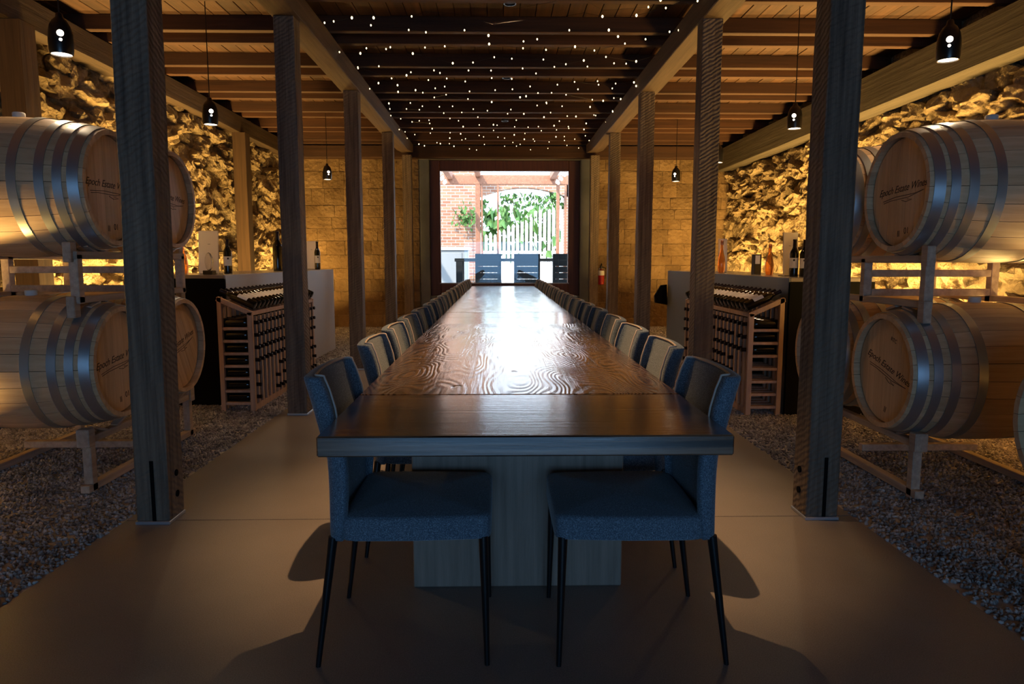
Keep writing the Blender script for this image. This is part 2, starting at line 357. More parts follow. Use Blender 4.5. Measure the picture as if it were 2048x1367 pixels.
def rubble(wall, x, sgn, seed, vis):
    rng = random.Random(seed); lst = []
    z = .02
    while z < (3.12 if sgn > 0 else 2.72):
        h = rng.uniform(.15, .31); y = 2.3 + rng.uniform(0, .2)
        while y < FAR-.05:
            w = rng.uniform(.2, .52)
            if rng.random() < .86:
                lst.append((y+w/2, z+h/2+rng.uniform(-.05, .05), w, h*rng.uniform(.8, 1.1), rng.uniform(.06, .16), rng.uniform(-.35, .35), rng.randrange(10)))
            y += w*.93
        z += h*.93
    lst.sort(key=lambda s: -vis(s))
    rest = bmesh.new()
    for k, (y, z, w, h, d, a, i) in enumerate(lst):
        Mx = Matrix.Translation((x, y, z)) @ Matrix.Rotation(a, 4, 'X') @ Matrix.Diagonal((d, w*.54, h*.56, 1))
        if k < 290:
            o = obj('stone', ROCKS[i], wall); o.matrix_local = Mx
        else:
            t = ROCKS[i].copy(); t.transform(Mx); rest.from_mesh(t); bpy.data.meshes.remove(t)
    if len(lst) > 290:
        me = bpy.data.meshes.new('rubble_fill'); rest.to_mesh(me); me.materials.append(M['stone'])
        tag(obj('rubble_fill', me, wall), kind='stuff')
    rest.free()
def vis_side(s):
    y, z = s[0], s[1]
    return s[2]*s[3] * (1 if z > 1.0 else .05) * (1 if y > 4.4 else .5)
rubble(wall_l, WL, 1, 3, vis_side); rubble(wall_r, WR, -1, 5, vis_side)

# far wall with window opening; ashlar blocks as pieces
WX0, WX1, WZ0, WZ1 = -1.40, 1.63, .574, 3.11
fw = MB().box(WL, WX0, FAR+.02, FAR+.35, -.1, CEIL).box(WX1, WR, FAR+.02, FAR+.35, -.1, CEIL).box(WX0, WX1, FAR+.02, FAR+.35, WZ1, CEIL).box(WX0, WX1, FAR+.02, FAR+.35, -.1, WZ0)
wall_f = tag(fw.build('wall_far', M['mortar']), 'coursed stone end wall around the big window', 'wall', kind='structure')
BLK = []
for i in range(8):
    b_ = MB().box(-.5, .5, -.5, .5, -.5, .5).mesh('stone_block', M['ashlar'], bevel=.06, segs=2, smooth=60)
    for v in b_.vertices: v.co *= 1 + .05*noise.noise(v.co*2+Vector((i*7, 0, 0)))
    BLK.append(b_)
rng = random.Random(11)
for x0, x1 in ((WL+.03, WX0-.02), (WX1+.02, WR-.03)):
    z = 0
    while z < 2.98:
        h = min(rng.uniform(.16, .30), 3.02-z); x = x0
        while x < x1-.05:
            w = min(rng.uniform(.22, .5), x1-x)
            if x1-(x+w) < .12: w = x1-x
            o = obj('stone_block', BLK[rng.randrange(8)], wall_f, (x+w/2, FAR+.03, z+h/2), (0, rng.uniform(-.015, .015), 0), (w-.004, rng.uniform(.05, .075), h-.004)); x += w
        z += h
for k, (a, b) in enumerate(((WX0, -1.235), (1.454, WX1))):
    tag(MB().box(a, b, FAR-.04, FAR+.3, 0, WZ1).build('trim_%d' % (k+1), M['concsurr'], bevel=.01), 'dark concrete jamb %s of the big window' % ('left', 'right')[k], 'trim', kind='structure')
tag(MB().box(WX0-.02, WX1+.02, FAR-.05, FAR+.3, 2.973, WZ1).build('trim_3', M['concsurr'], bevel=.01), 'dark concrete lintel over the big window', 'trim', kind='structure')
tag(MB().box(-1.235, 1.454, FAR-.03, FAR+.3, 0, WZ0).build('trim_4', M['concsurr'], bevel=.01), 'grey concrete sill wall under the big window', 'trim', kind='structure')
tag(MB().box(WL, WR, FAR-.22, FAR+.02, 2.98, 3.19).build('trim_5', M['joist'], bevel=.01), 'dark timber header across the end wall', 'trim', kind='structure')
win = thing('window_1', 'large brown-framed picture window in the end wall', 'window', (0, FAR+.1, 0)); win['kind'] = 'structure'
for a, b in ((-1.235, -1.05), (1.25, 1.454)): MB().box(a, b, -.05, .06, WZ0, 2.973).build('frame_stile', M['frame'], win, bevel=.008)
for a, b in ((WZ0, .80), (2.79, 2.973)): MB().box(-1.05, 1.25, -.05, .06, a, b).build('frame_rail', M['frame'], win, bevel=.008)
MB().box(-1.05, 1.25, 0, .008, .80, 2.79).build('pane', M['pane'], win)
MB().box(-1.07, 1.27, -.062, -.04, .785, .803).build('glazing_bead', plain('bead_grey', (.3, .33, .36), .4), win)
bw = MB().box(WL, -1.5, BACK-.2, BACK, -.1, CEIL).box(1.7, WR, BACK-.2, BACK, -.1, CEIL).box(-1.5, 1.7, BACK-.2, BACK, 2.0, CEIL)
tag(bw.build('wall_back', M['mortar']), 'stone wall behind the camera with a wide glazed double door', 'wall', kind='structure')
dr = thing('door_1', 'wide glazed double door in the wall behind the camera', 'door', (.1, BACK-.1, 0)); dr['kind'] = 'structure'
for sx in (-1, 1):
    MB().box(min(0, sx*1.6), max(0, sx*1.6), -.04, .04, -.1, 2.0).build('door_leaf', M['frame'], dr, bevel=.006)
    MB().box(min(sx*.1, sx*1.5), max(sx*.1, sx*1.5), .041, .046, .12, 1.88).build('pane', M['steel'], dr)

# ceiling: planks and joists
ceil = tag(MB().box(WL-.3, WR+.3, BACK-.2, FAR+.35, CEIL+.03, CEIL+.12).build('ceiling', M['plank']), 'dark timber plank ceiling carried on cross joists', 'ceiling', kind='structure')
pw = .1397
pl = MB().box(-pw/2+.003, pw/2-.003, BACK-.1, FAR+.2, CEIL, CEIL+.03).mesh('ceiling_plank', M['plank'], bevel=.003)
x = WL-.1
while x < WR+.2: obj('ceiling_plank', pl, ceil, (x, 0, random.uniform(-.003, .003))); x += pw
jo = MB().box(WL+.05, WR-.05, 0, .075, 3.20, CEIL).mesh('joist', M['joist'], bevel=.004)
for k in range(-7, 6):
    for d in (0, .36):
        y = 6.42 + 1.12*k + d
        if -3.9 < y < 12.4: obj('joist', jo, ceil, (0, y, 0))

# posts and longitudinal beams
def post(xc, y, h, w, label, lean=0, slot=False, material='post', group='timber posts along the table', plate=True):
    t = thing('timber_post', label, 'post', (xc, y, 0), 0, group)
    vs = []; n = 14
    for i in range(n+1):
        z = .015 + (h-.015)*i/n
        for a, b in ((-1, 0), (1, 0), (1, 1), (-1, 1)):
            vs.append((a*w/2+lean*z+random.uniform(-.002, .002), b*w+random.uniform(-.002, .002), z))
    fs = [(0, 3, 2, 1), (n*4, n*4+1, n*4+2, n*4+3)] + [(i*4+k, i*4+(k+1) % 4, i*4+4+(k+1) % 4, i*4+4+k) for i in range(n) for k in range(4)]
    MB().add(vs, fs).build('shaft', M[material], t, bevel=.004)
    if plate: MB().box(-w/2-.004, w/2+.004, -.006, w+.004, 0, .016).build('base_plate', M['steel'], t, bevel=.002)
    if slot:
        MB().box(-.006+.006, .010+.006, -.0045, .02, .017, .30).build('kerf_shade', M['matte_black'], t)  # black strip laid on the post for the shade inside the slot
        for q in (.12, .22): MB().lathe([(.016, 0), (.016, .012)], 12).build('bolt_hole_shade', M['matte_black'], t, ((w/2-.006)*(1 if xc < 0 else -1), w*.55, q), (0, R(90 if xc < 0 else -90), 0))  # black discs set on the side for the shade inside the holes
    return t
for k, (y, xl, xr) in enumerate(((3.14, -1.597, 1.511), (5.43, -1.585, 1.60), (7.72, -1.575, 1.60), (10.15, -1.57, 1.655), (12.28, -1.575, 1.66))):
    nm = ('nearest the camera', 'second from the camera', 'third from the camera', 'fourth from the camera', 'against the end wall')[k]
    w = .152
    post(xl, y, 3.0, w, 'weathered timber post in the left row, ' + nm, lean=.012 if k == 0 else 0, slot=k == 0)
    post(xr, y, 3.0, w, 'weathered timber post in the right row, ' + nm, slot=k == 0)
def beam(x0, x1, z0, z1, y0, y1, label, m='beam', cut=False):
    n = 24; vs = []
    for i in range(n+1):
        y = y0+(y1-y0)*i/n
        zz = z0 + (.06 if cut and i == n else 0)
        for a, b in ((x0, zz), (x1, zz), (x1, z1), (x0, z1)): vs.append((a+random.uniform(-.004, .004), y, b+random.uniform(-.004, .004)))
    fs = [(3, 2, 1, 0), (n*4, n*4+1, n*4+2, n*4+3)] + [(i*4+k, i*4+(k+1) % 4, i*4+4+(k+1) % 4, i*4+4+k) for i in range(n) for k in range(4)]
    return tag(MB().add(vs, fs).build('timber_beam', M[m], bevel=.006), label, 'beam', 'longitudinal timber beams')
beam(-1.68, -1.48, 3.0, 3.195, BACK, 12.45, 'rough timber beam on top of the left post row', cut=True)
beam(1.52, 1.72, 3.0, 3.195, BACK, 12.45, 'rough timber beam on top of the right post row', cut=True)
beam(-3.80, -3.58, 2.97, 3.195, BACK, FAR, 'rough timber beam along the top of the left stone wall', 'wallbeam')
beam(3.86, 4.10, 2.766, 3.13, BACK, FAR-.05, 'pale cracked timber beam along the top of the right stone wall', 'whitebeam')
for y in (3.2, 5.43, 7.75, 10.02):
    if y in (5.43, 10.02): post(-3.60, y, 2.97, .18, 'brown timber post against the left stone wall, ' + ('nearer the camera' if y < 6 else 'behind the left counter'), material='wallpost', group='posts against the left wall', plate=False)

# LED wall washers at the foot of the stone walls
for nm, x, dx in (('left', -3.615, -.33), ('right', 3.895, .33)):
    t = thing('wall_washer', 'low linear uplight on the gravel at the foot of the %s stone wall' % nm, 'lamp', (x, 0, 0), 0, 'wall washers')
    MB().box(-.03, .03, 2.6, 12.4, 0, .05).build('housing', M['black'], t, bevel=.004)
    for a, b, k in (((2.6, 4.2, 75), (5.75, 7.4, 185), (7.6, 9.4, 200), (10.75, 12.0, 130)) if x < 0 else ((2.8, 3.8, 60), (3.95, 5.4, 115), (5.8, 7.4, 180), (7.6, 9.4, 200), (10.0, 12.0, 120))):
        area('washer_light', (0, (a+b)/2, .07), (dx, 0, 1), .05, b-a, k*1.35*(b-a), AMBER, t)

# ceiling downlights above the table
for k, y in enumerate((3.32, 5.75, 8.0, 10.4)):
    t = thing('ceiling_downlight', 'small round ceiling downlight above the table, ' + ('outside the top of the picture', 'at the top edge of the picture', 'middle one in view', 'farthest from the camera')[k], 'lamp', (.09, y, 3.2), 0, 'ceiling downlights')
    MB().lathe([(.055, .13), (.055, .02), (.05, 0), (.042, 0), (.042, .01)], 20).build('trim_ring', M['black'], t, smooth=40)
    MB().lathe([(.04, .012), (.04, .016)], 16).build('lens', M['disc'], t)
    spot('downlight_beam', (0, 0, -.02), (0, 0, -1), (430, 62, 50, 50)[k], (1, .57, .26), (58, 125, 125, 125)[k], .8, .012, t)

# ---------------------------------------------------------------- tables
def make_table(y0, y1, peds, label):
    t = thing('dining_table', label, 'table', (.07, y0, 0), 0, 'long oak tables set end to end')
    w = 1.083/2; L_ = y1-y0; e = .56; z0, z1 = .705, .76
    MB().box(-w, w, .001, e, z0, z1).build('end_board', M['top_x'], t, bevel=.004)
    MB().box(-w+.001, w-.001, e+.004, L_-e-.004, z0, z1+.001).build('top_panel', M['top_y'], t, bevel=.003)
    MB().box(-w, w, L_-e, L_-.001, z0, z1).build('end_board', M['top_x'], t, bevel=.004)
    for a, b in peds: MB().box(-.39, .385, a-y0, b-y0, 0, z0-.03).build('pedestal', M['pedestal'], t, bevel=.004)
    MB().box(-.06, .06, peds[0][0]-y0, peds[-1][1]-y0, z0-.09, z0).build('stretcher', M['pedestal'], t)
    for s in (-.34, .34):
        for a, b in peds: MB().box(s-.035, s+.035, a-y0-.1, b-y0+.1, z0-.03, z0).build('cleat', M['pedestal'], t)
    return t
make_table(1.765, 5.525, ((2.49, 2.60), (4.425, 4.535)), 'brown oak dining table section nearest the camera')
make_table(5.525, 9.05, ((6.27, 6.38), (8.075, 8.185)), 'brown oak dining table section in the middle of the row')
make_table(9.05, 12.40, ((9.885, 9.995), (11.675, 11.785)), 'brown oak dining table section by the window')

# ---------------------------------------------------------------- chairs
NTH = 'first second third fourth fifth sixth seventh eighth ninth tenth eleventh twelfth thirteenth fourteenth fifteenth sixteenth seventeenth eighteenth nineteenth twentieth'.split()
def make_chair():
    t = thing('dining_chair', 'x', 'chair')
    prof = [(.385, .0, .036), (.42, .0, .046), (.47, .0, .052), (.55, .0, .060), (.64, -.003, .062), (.685, -.012, .045), (.70, -.018, .030), (.785, -.042, .028), (.84, -.058, .008), (.868, -.066, -.008), (.878, -.067, -.012)]
    def lerp(z):
        for a, b in zip(prof, prof[1:]):
            if z <= b[0]: k = (z-a[0])/(b[0]-a[0]); return a[1]+(b[1]-a[1])*k, a[2]+(b[2]-a[2])*k
        return prof[-1][1:]
    def loop(z, inner, wf=1):
        xr, xf = lerp(z); w = (.222 + .010*math.sin((z-.38)/.5*math.pi))*wf; th = .034
        rc = min(.05, (xf-xr)*.8)
        if inner: xr += th; w -= th*.85; rc = max(.012, rc-th*.6); xf2 = max(xf-.004, xr+rc+.004)
        else: xf2 = max(xf, xr+rc+.004)
        p = [(xf2, -w)]
        for k in range(5):
            a = R(k*22.5); p.append((xr+rc-rc*math.sin(a), -w+rc-rc*math.cos(a)))
        p.append((xr-.010, -w*.4)); p.append((xr-.014, 0)); p.append((xr-.010, w*.4))
        for k in range(4, -1, -1):
            a = R(k*22.5); p.append((xr+rc-rc*math.sin(a), w-rc+rc*math.cos(a)))
        p.append((xf2, w)); return [(a, b, z) for a, b in p]
    zs = [p[0] for p in prof]; n = len(loop(.5, False)); vs = []; fs = []
    for z in zs: vs += loop(z, False)
    for z in zs: vs += loop(z, True)
    m = len(zs); O = lambda i, k: i*n+k; I = lambda i, k: m*n+i*n+k
    for i in range(m-1):
        for k in range(n-1):
            fs.append((O(i, k), O(i, k+1), O(i+1, k+1), O(i+1, k))); fs.append((I(i, k), I(i+1, k), I(i+1, k+1), I(i, k+1)))
        fs.append((O(i, 0), O(i+1, 0), I(i+1, 0), I(i, 0))); fs.append((O(i, n-1), I(i, n-1), I(i+1, n-1), O(i+1, n-1)))
    for k in range(n-1):
        fs.append((O(m-1, k), O(m-1, k+1), I(m-1, k+1), I(m-1, k))); fs.append((O(0, k), I(0, k), I(0, k+1), O(0, k+1)))
    obj('backrest', baked(MB().add(vs, fs).mesh('backrest', M['fabric']), 1), t)
    # piping along the inner rim
    q = [loop(z, True)[0] for z in zs[6:]]; q2 = [loop(z, True)[-1] for z in zs[6:]]; top = loop(zs[-1], True)
    path = [(a+.002, b+.001, c) for a, b, c in q] + [(a, b, c+.001) for a, b, c in top[1:-1]] + [(a+.002, b-.001, c) for a, b, c in reversed(q2)]
    MB().tube(path, .0036, 6).build('piping', M['piping'], t, smooth=60)
    # seat cushion
    bm = bmesh.new(); bmesh.ops.create_grid(bm, x_segments=8, y_segments=8, size=.5)
    top_ = []
    s = MB(); nx = ny = 9; vs = []; fs = []
    for layer, (zz, ins) in enumerate(((.392, .010), (.397, .0), (.455, .0), (.463, .004), (.467, .014))):
        ring = []
        for k in range(40):
            a = 2*math.pi*k/40; c, d = math.cos(a), math.sin(a)
            pw_ = .15; ux = math.copysign(abs(c)**pw_, c); uy = math.copysign(abs(d)**pw_, d)
            ring.append((.258+ux*(.221-ins), uy*(.232-ins-(.012 if ux > 0 else 0)*ux), zz))
        vs += ring
    for l in range(4):
        for k in range(40): fs.append((l*40+k, l*40+(k+1) % 40, (l+1)*40+(k+1) % 40, (l+1)*40+k))
    vs.append((.25, 0, .474)); c_ = len(vs)-1
    for k in range(40): fs.append((160+k, 160+(k+1) % 40, c_))
    fs.append(tuple(reversed(range(40))))
    MB().add(vs, fs).build('seat', M['fabric'], t, smooth=50); bm.free()
    for sy in (-1, 1):
        MB().tube([(.455, sy*.205, .40), (.465, sy*.216, 0)], .0145, 12, .0078).build('leg', M['black'], t, smooth=40)
        MB().tube([(.012, sy*.205, .40), (-.042, sy*.216, 0)], .0145, 12, .0078).build('leg', M['black'], t, smooth=40)
    return t
CL = [2.20, 2.98, 3.58, 4.17, 4.79, 5.41, 6.01, 6.64, 7.23, 7.82, 8.45, 9.04, 9.63, 10.26, 10.84, 11.42, 12.05]
CR = [2.19, 2.86, 3.50, 4.10, 4.79, 5.38, 5.98, 6.64, 7.20, 7.80, 8.45, 9.02, 9.61, 10.26, 10.84, 11.42, 12.05]
ch0 = make_chair()
for side, ys in (('left', CL), ('right', CR)):
    for i, y in enumerate(ys):
        c = ch0 if (side == 'left' and i == 0) else copy_tree(ch0)
        jx = random.uniform(0, .02) if i else 0
        c.location = (-.503-jx, y, 0) if side == 'left' else (.642+jx, y, 0)
        c.rotation_euler = (0, 0, (0 if side == 'left' else math.pi) + (random.uniform(-.03, .03) if i else 0))
        tag(c, 'grey tweed dining chair on the %s side of the table, %s' % (side, ORD[i]), 'chair', 'tweed chairs along the %s side' % side)

# ---------------------------------------------------------------- barrels
BL, RB, RH = .95, .36, .298
def brad(x): return RB-(RB-RH)*(2*x/BL)**2
NST = 26
def stave_mesh():
    vs = []; fs = []; nx = 10; na = 2; da = 2*math.pi/NST; g = .0035
    for ly, th in ((0, 0), (1, .026)):
        for i in range(nx+1):
            x = -BL/2+BL*i/nx
            for k in range(na+1):
                a = (-.5+k/na)*(da-2*g); r = brad(x)-th
                if ly == 0 and k in (0, na): r -= .0012
                vs.append((x, r*math.sin(a), r*math.cos(a)))
    A = lambda l, i, k: l*(nx+1)*(na+1)+i*(na+1)+k
    for i in range(nx):
        for k in range(na):
            fs.append((A(0, i, k), A(0, i+1, k), A(0, i+1, k+1), A(0, i, k+1))); fs.append((A(1, i, k), A(1, i, k+1), A(1, i+1, k+1), A(1, i+1, k)))
        fs.append((A(0, i, 0), A(1, i, 0), A(1, i+1, 0), A(0, i+1, 0))); fs.append((A(0, i, na), A(0, i+1, na), A(1, i+1, na), A(1, i, na)))
    for i in (0, nx):
        for k in range(na): fs.append((A(0, i, k), A(0, i, k+1), A(1, i, k+1), A(1, i, k)))
    return MB().add(vs, fs).mesh('stave', M['oak'], smooth=30)
STAVE = stave_mesh()
def hoop_mesh(x0, x1):
    return MB().lathe([(brad(x0)+.0005, x0), (brad(x0)+.0035, x0), (brad(x1)+.0035, x1), (brad(x1)+.0005, x1)], 64, 'x', True).mesh('hoop', M['hoop'], smooth=40)
HP = [(.018, .066), (.088, .128), (.165, .207), (.285, .328)]
HOOPS = [hoop_mesh(BL/2-b, BL/2-a) for a, b in HP] + [hoop_mesh(-BL/2+a, -BL/2+b) for a, b in HP]
HR = RH-.024
def head_boards():
    out = []; nb = 7; w = 2*HR/nb
    for i in range(nb):
        a, b = -HR+w*i+.001, -HR+w*(i+1)-.001; top = []; bot = []
        for k in range(7):
            y = a+(b-a)*k/6; z = math.sqrt(max(HR*HR-y*y, 0)); top.append((y, z)); bot.append((y, -z))
        p = top+bot[::-1]; n = len(p)
        vs = [(BL/2-.038, y, z) for y, z in p]+[(BL/2-.056, y, z) for y, z in p]
        out.append(MB().add(vs, [tuple(range(n)), tuple(range(n, 2*n))]+[(k, (k+1) % n, n+(k+1) % n, n+k) for k in range(n)]).mesh('head_board', M['head']))
    return out
HEADS = head_boards()
BACKH = MB().lathe([(HR, -BL/2+.04), (HR, -BL/2+.055)], 40, 'x').mesh('back_head', M['head'])
BUNG = MB().lathe([(.026, 0), (.03, .01), (.03, .028), (.027, .032)], 18).mesh('bung', M['bung'], smooth=40)
def text_mesh(body, size, shear=0, m='ink', name='lettering'):
    c = bpy.data.curves.new(name, 'FONT'); c.body = body; c.size = size; c.shear = shear; c.align_x = 'CENTER'; c.align_y = 'CENTER'; c.extrude = .0004
    o = bpy.data.objects.new('tmp', c); COL.objects.link(o); dg = bpy.context.evaluated_depsgraph_get(); dg.update()
    me = bpy.data.meshes.new_from_object(o.evaluated_get(dg)); me.name = name; bpy.data.objects.remove(o); me.materials.clear(); me.materials.append(M[m]); return me
TXT = text_mesh('Epoch Estate Wines', .052, .45)
sw = MB()
sw.tube([(-.17, -.045, 0), (-.05, -.036, 0), (.1, -.04, 0), (.19, -.033, 0), (.06, -.052, 0), (-.1, -.050, 0), (-.165, -.056, 0)], .0016, 5)
sw.tube([(0, -.06, 0), (.04, -.072, 0), (.09, -.066, 0), (.05, -.06, 0)], .0016, 5)
SWOOSH = sw.mesh('swoosh', M['ink'])
STMP = [text_mesh('RTC', .03), text_mesh('II', .045), text_mesh('01', .045)]
def make_barrel(loc, rz, label, roll=0, tilt=0, stamps=(), top=True):
    t = thing('wine_barrel', label, 'barrel', loc, rz, 'oak barrels on racks')
    for k in range(NST): obj('stave', STAVE, t, (0, 0, 0), (2*math.pi*k/NST, 0, 0))
    for h in HOOPS: obj('hoop', h, t)
    for h in HEADS: obj('head_board', h, t, rot=(roll, 0, 0))
    obj('back_head', BACKH, t); obj('bung', BUNG, t, (0, 0, RB-.006))
    M0 = Matrix(((0, 0, 1, BL/2-.0375), (1, 0, 0, 0), (0, 1, 0, 0), (0, 0, 0, 1)))
    Rt = M0 @ Matrix.Rotation(tilt, 4, 'Z')
    for me in (TXT, SWOOSH): obj(me.name.split('.')[0], me, t).matrix_local = Rt @ Matrix.Translation((0, .02, 0))
    for (x, y), k in stamps: obj('stamp', STMP[k], t).matrix_local = Rt @ Matrix.Translation((x, y, 0))
    for hx in (.042, .108, .186, .306):                         # rivets of the hoops
        for dz in (0,): obj('rivet', RIV, t, (BL/2-hx, math.cos(2.95)*(brad(BL/2-hx)+.003)*(1 if rz > 1 else 1), math.sin(2.95)*0))
    return t
RIV = MB().lathe([(.0045, -.004), (.0045, .002), (.002, .004)], 8).mesh('rivet', M['black'])
XL, XR = -2.03, 2.0
st1 = (((-.02, -.21), 1), ((.05, -.2), 2)); st2 = (((0, .17), 0), ((.06, -.2), 1))
def lb(y, z, dx, label, **k): return make_barrel((XL+dx-BL/2, y, z), 0, label, **k)
def rb(y, z, dx, label, **k): return make_barrel((XR+dx+BL/2, y, z), math.pi, label, **k)
lb(3.80, .665, 0, 'oak wine barrel on the left, lower row, nearer the camera', stamps=st1, tilt=.12)
lb(4.52, .665, .01, 'oak wine barrel on the left, lower row, behind the timber post', roll=.5, tilt=.25)
lb(3.80, 1.585, .01, 'oak wine barrel on the left, upper row, nearer the camera', stamps=st1)
lb(4.525, 1.585, -.01, 'oak wine barrel on the left, upper row, behind the timber post', roll=.2, tilt=-.05)
rb(3.60, .635, 0, 'oak wine barrel on the right, lower row, beside the timber post', stamps=st2, tilt=-.28)
rb(4.36, .635, 0, 'oak wine barrel on the right, lower row, behind the timber post', roll=.4)
rb(3.62, 1.555, .03, 'oak wine barrel on the right, upper row, with dark banded staves', stamps=st1, tilt=.06)
rb(4.36, 1.555, .03, 'oak wine barrel on the right, upper row, half hidden by the timber post', roll=.3)
rb(2.34, .62, 0, 'oak wine barrel at the right edge of the picture, low down')
# racks
def rack(loc, s, label, upper):
    t = thing('barrel_rack', label, 'rack', loc, 0, 'barrel racks'); m = M['rackwood']; q = .046
    X0, X1 = 0, s*.74
    for X in (X0, X1):
        if upper:
            for Y in (-.58, 0, .58): MB().box(X-q/2, X+q/2, Y-q/2, Y+q/2, .99, 1.24).build('upright', m, t, bevel=.003)
            MB().box(X-q/2, X+q/2, -.606, .606, 1.215, 1.255).build('top_rail', m, t, bevel=.003)
            MB().box(X-q/2, X+q/2, -.606, .606, .993, 1.028).build('bottom_rail', m, t, bevel=.003)
            for Y in (-.60, .60):
                MB().box(X-q/2-.012, X-q/2+.03, Y-.028, Y+.028, 1.20, 1.30).build('end_cap', M['steel'] if 0 else m, t, bevel=.004)
                MB().box(X-q/2-.012, X-q/2+.03, Y-.028, Y+.028, .92, 1.03).build('end_cap', m, t, bevel=.004)
            for Y in (-.38, .38):
                for d in (-1, 1):
                    MB().bar((X, Y+d*.03, 1.25), (X, Y+d*.12, 1.285), .04, .012).build('saddle', m, t)
                    MB().bar((X, Y+d*.03, .99), (X, Y+d*.12, .965), .04, .012).build('saddle', m, t)
        else:
            for Y in (-.58, .58): MB().box(X-q/2, X+q/2, Y-q/2, Y+q/2, .0, .32).build('upright', m, t, bevel=.003)
            MB().box(X-q/2, X+q/2, -.64, .64, .012, .052).build('base_rail', m, t, bevel=.003)
            MB().box(X-q/2, X+q/2, -.606, .606, .265, .30).build('top_rail', m, t, bevel=.003)
            for Y in (-.60, .60): MB().box(X-q/2-.01, X+q/2+.01, Y-.03, Y+.03, .25, .345).build('end_cap', m, t, bevel=.004)
            for Y in (-.38, .38):
                for d in (-1, 1): MB().bar((X, Y+d*.05, .298), (X, Y+d*.16, .338), .04, .012).build('saddle', m, t)
    for z in ((1.155, 1.045) if upper else (.11,)):
        MB().box(min(X0, X1)+.024, max(X0, X1)-.024, -q/2, q/2, z-.02, z+.02).build('cross_rail', m, t, bevel=.003)
    return t
rack((-2.14, 4.18, 0), -1, 'timber barrel rack on the gravel under the left barrels', False)
rack((-2.14, 4.18, 0), -1, 'timber barrel rack between the left lower and upper barrels', True)
rack((2.12, 4.02, 0), 1, 'timber barrel rack on the gravel under the right barrels', False)
rack((2.12, 4.02, -.02), 1, 'timber barrel rack between the right lower and upper barrels', True)
rack((2.12, 2.0, 0), 1, 'timber barrel rack at the right edge, mostly out of the picture', False)

# ---------------------------------------------------------------- counters
M['counter_shaded'] = plain('shaded_counter_front', (.15, .155, .145), .5)  # darker copy of the counter grey: the right front's weaker light put into colour
def counter(x0, x1, y0, y1, z, label, s):
    t = thing('bar_counter', label, 'counter', (x0, y0, 0), 0, 'tasting counters'); d = x1-x0; L_ = y1-y0
    a, b = min(0, d), max(0, d)
    MB().box(a+.012, b-.012, .012, L_, 0, z-.03).build('body', M['matte_black'], t)
    f0, f1 = (0, .012) if d > 0 else (-.012, 0)
    MB().box(f0, f1, 0, L_, .0, z-.002).build('front_panel', M['counter'] if s < 0 else M['counter_shaded'], t, bevel=.002)
    MB().box(a, b, 0, .012, 0, z-.03).build('shaded_end_panel', M['matte_black'], t, bevel=.002)  # end face lies in shadow; that shade is put into the black
    MB().box(a+(.013 if d > 0 else 0), b-(0 if d > 0 else .013), .0, L_, z-.03, z).build('worktop', M['countertop'], t, bevel=.003)
    return t
CZL, CZR = 1.09, 1.075
counter(-2.25, -2.9, 5.82, 9.6, CZL, 'grey fronted tasting counter along the left aisle', -1)
counter(2.23, 2.9, 5.36, 9.25, CZR, 'dark grey fronted tasting counter along the right aisle', 1)

# ---------------------------------------------------------------- bottles
BP = [(.030, 0), (.0365, .004), (.0372, .02), (.0372, .185), (.034, .2), (.022, .222), (.0155, .24), (.0145, .285), (.016, .287), (.016, .298), (.0135, .30)]
BOT = MB().lathe(BP, 12).mesh('bottle_body', M['bottle'], smooth=50)
CAP = MB().lathe([(.0162, .242), (.0152, .285), (.0168, .288), (.0168, .2985), (.012, .3015)], 12).mesh('capsule', M['foil'], smooth=50)
def arc_label(r=.0377, z0=.07, z1=.15, half=68, n=8):
    vs = []; fs = []
    for i in range(n+1):
        a = R(-half+2*half*i/n)
        for rr in (r, r-.002): vs += [(rr*math.cos(a), rr*math.sin(a), z0), (rr*math.cos(a), rr*math.sin(a), z1)]
    for i in range(n):
        a = i*4; b = a+4; fs += [(a, b, b+1, a+1), (a+2, a+3, b+3, b+2), (a, a+2, b+2, b), (a+1, b+1, b+3, a+3)]
    return MB().add(vs, fs+[(0, 1, 3, 2), (n*4, n*4+2, n*4+3, n*4+1)]).mesh('label', M['paper'], smooth=50)
LAB = arc_label()
def bottle_thing(name, label, group=None, cat='bottle', parts=(True, True), face=0):
    t = thing(name, label, cat, group=group)
    obj('body', BOT, t)
    if parts[0]: obj('capsule', CAP, t)
    if parts[1]: obj('paper_label', LAB, t, rot=(0, 0, face))
    return t
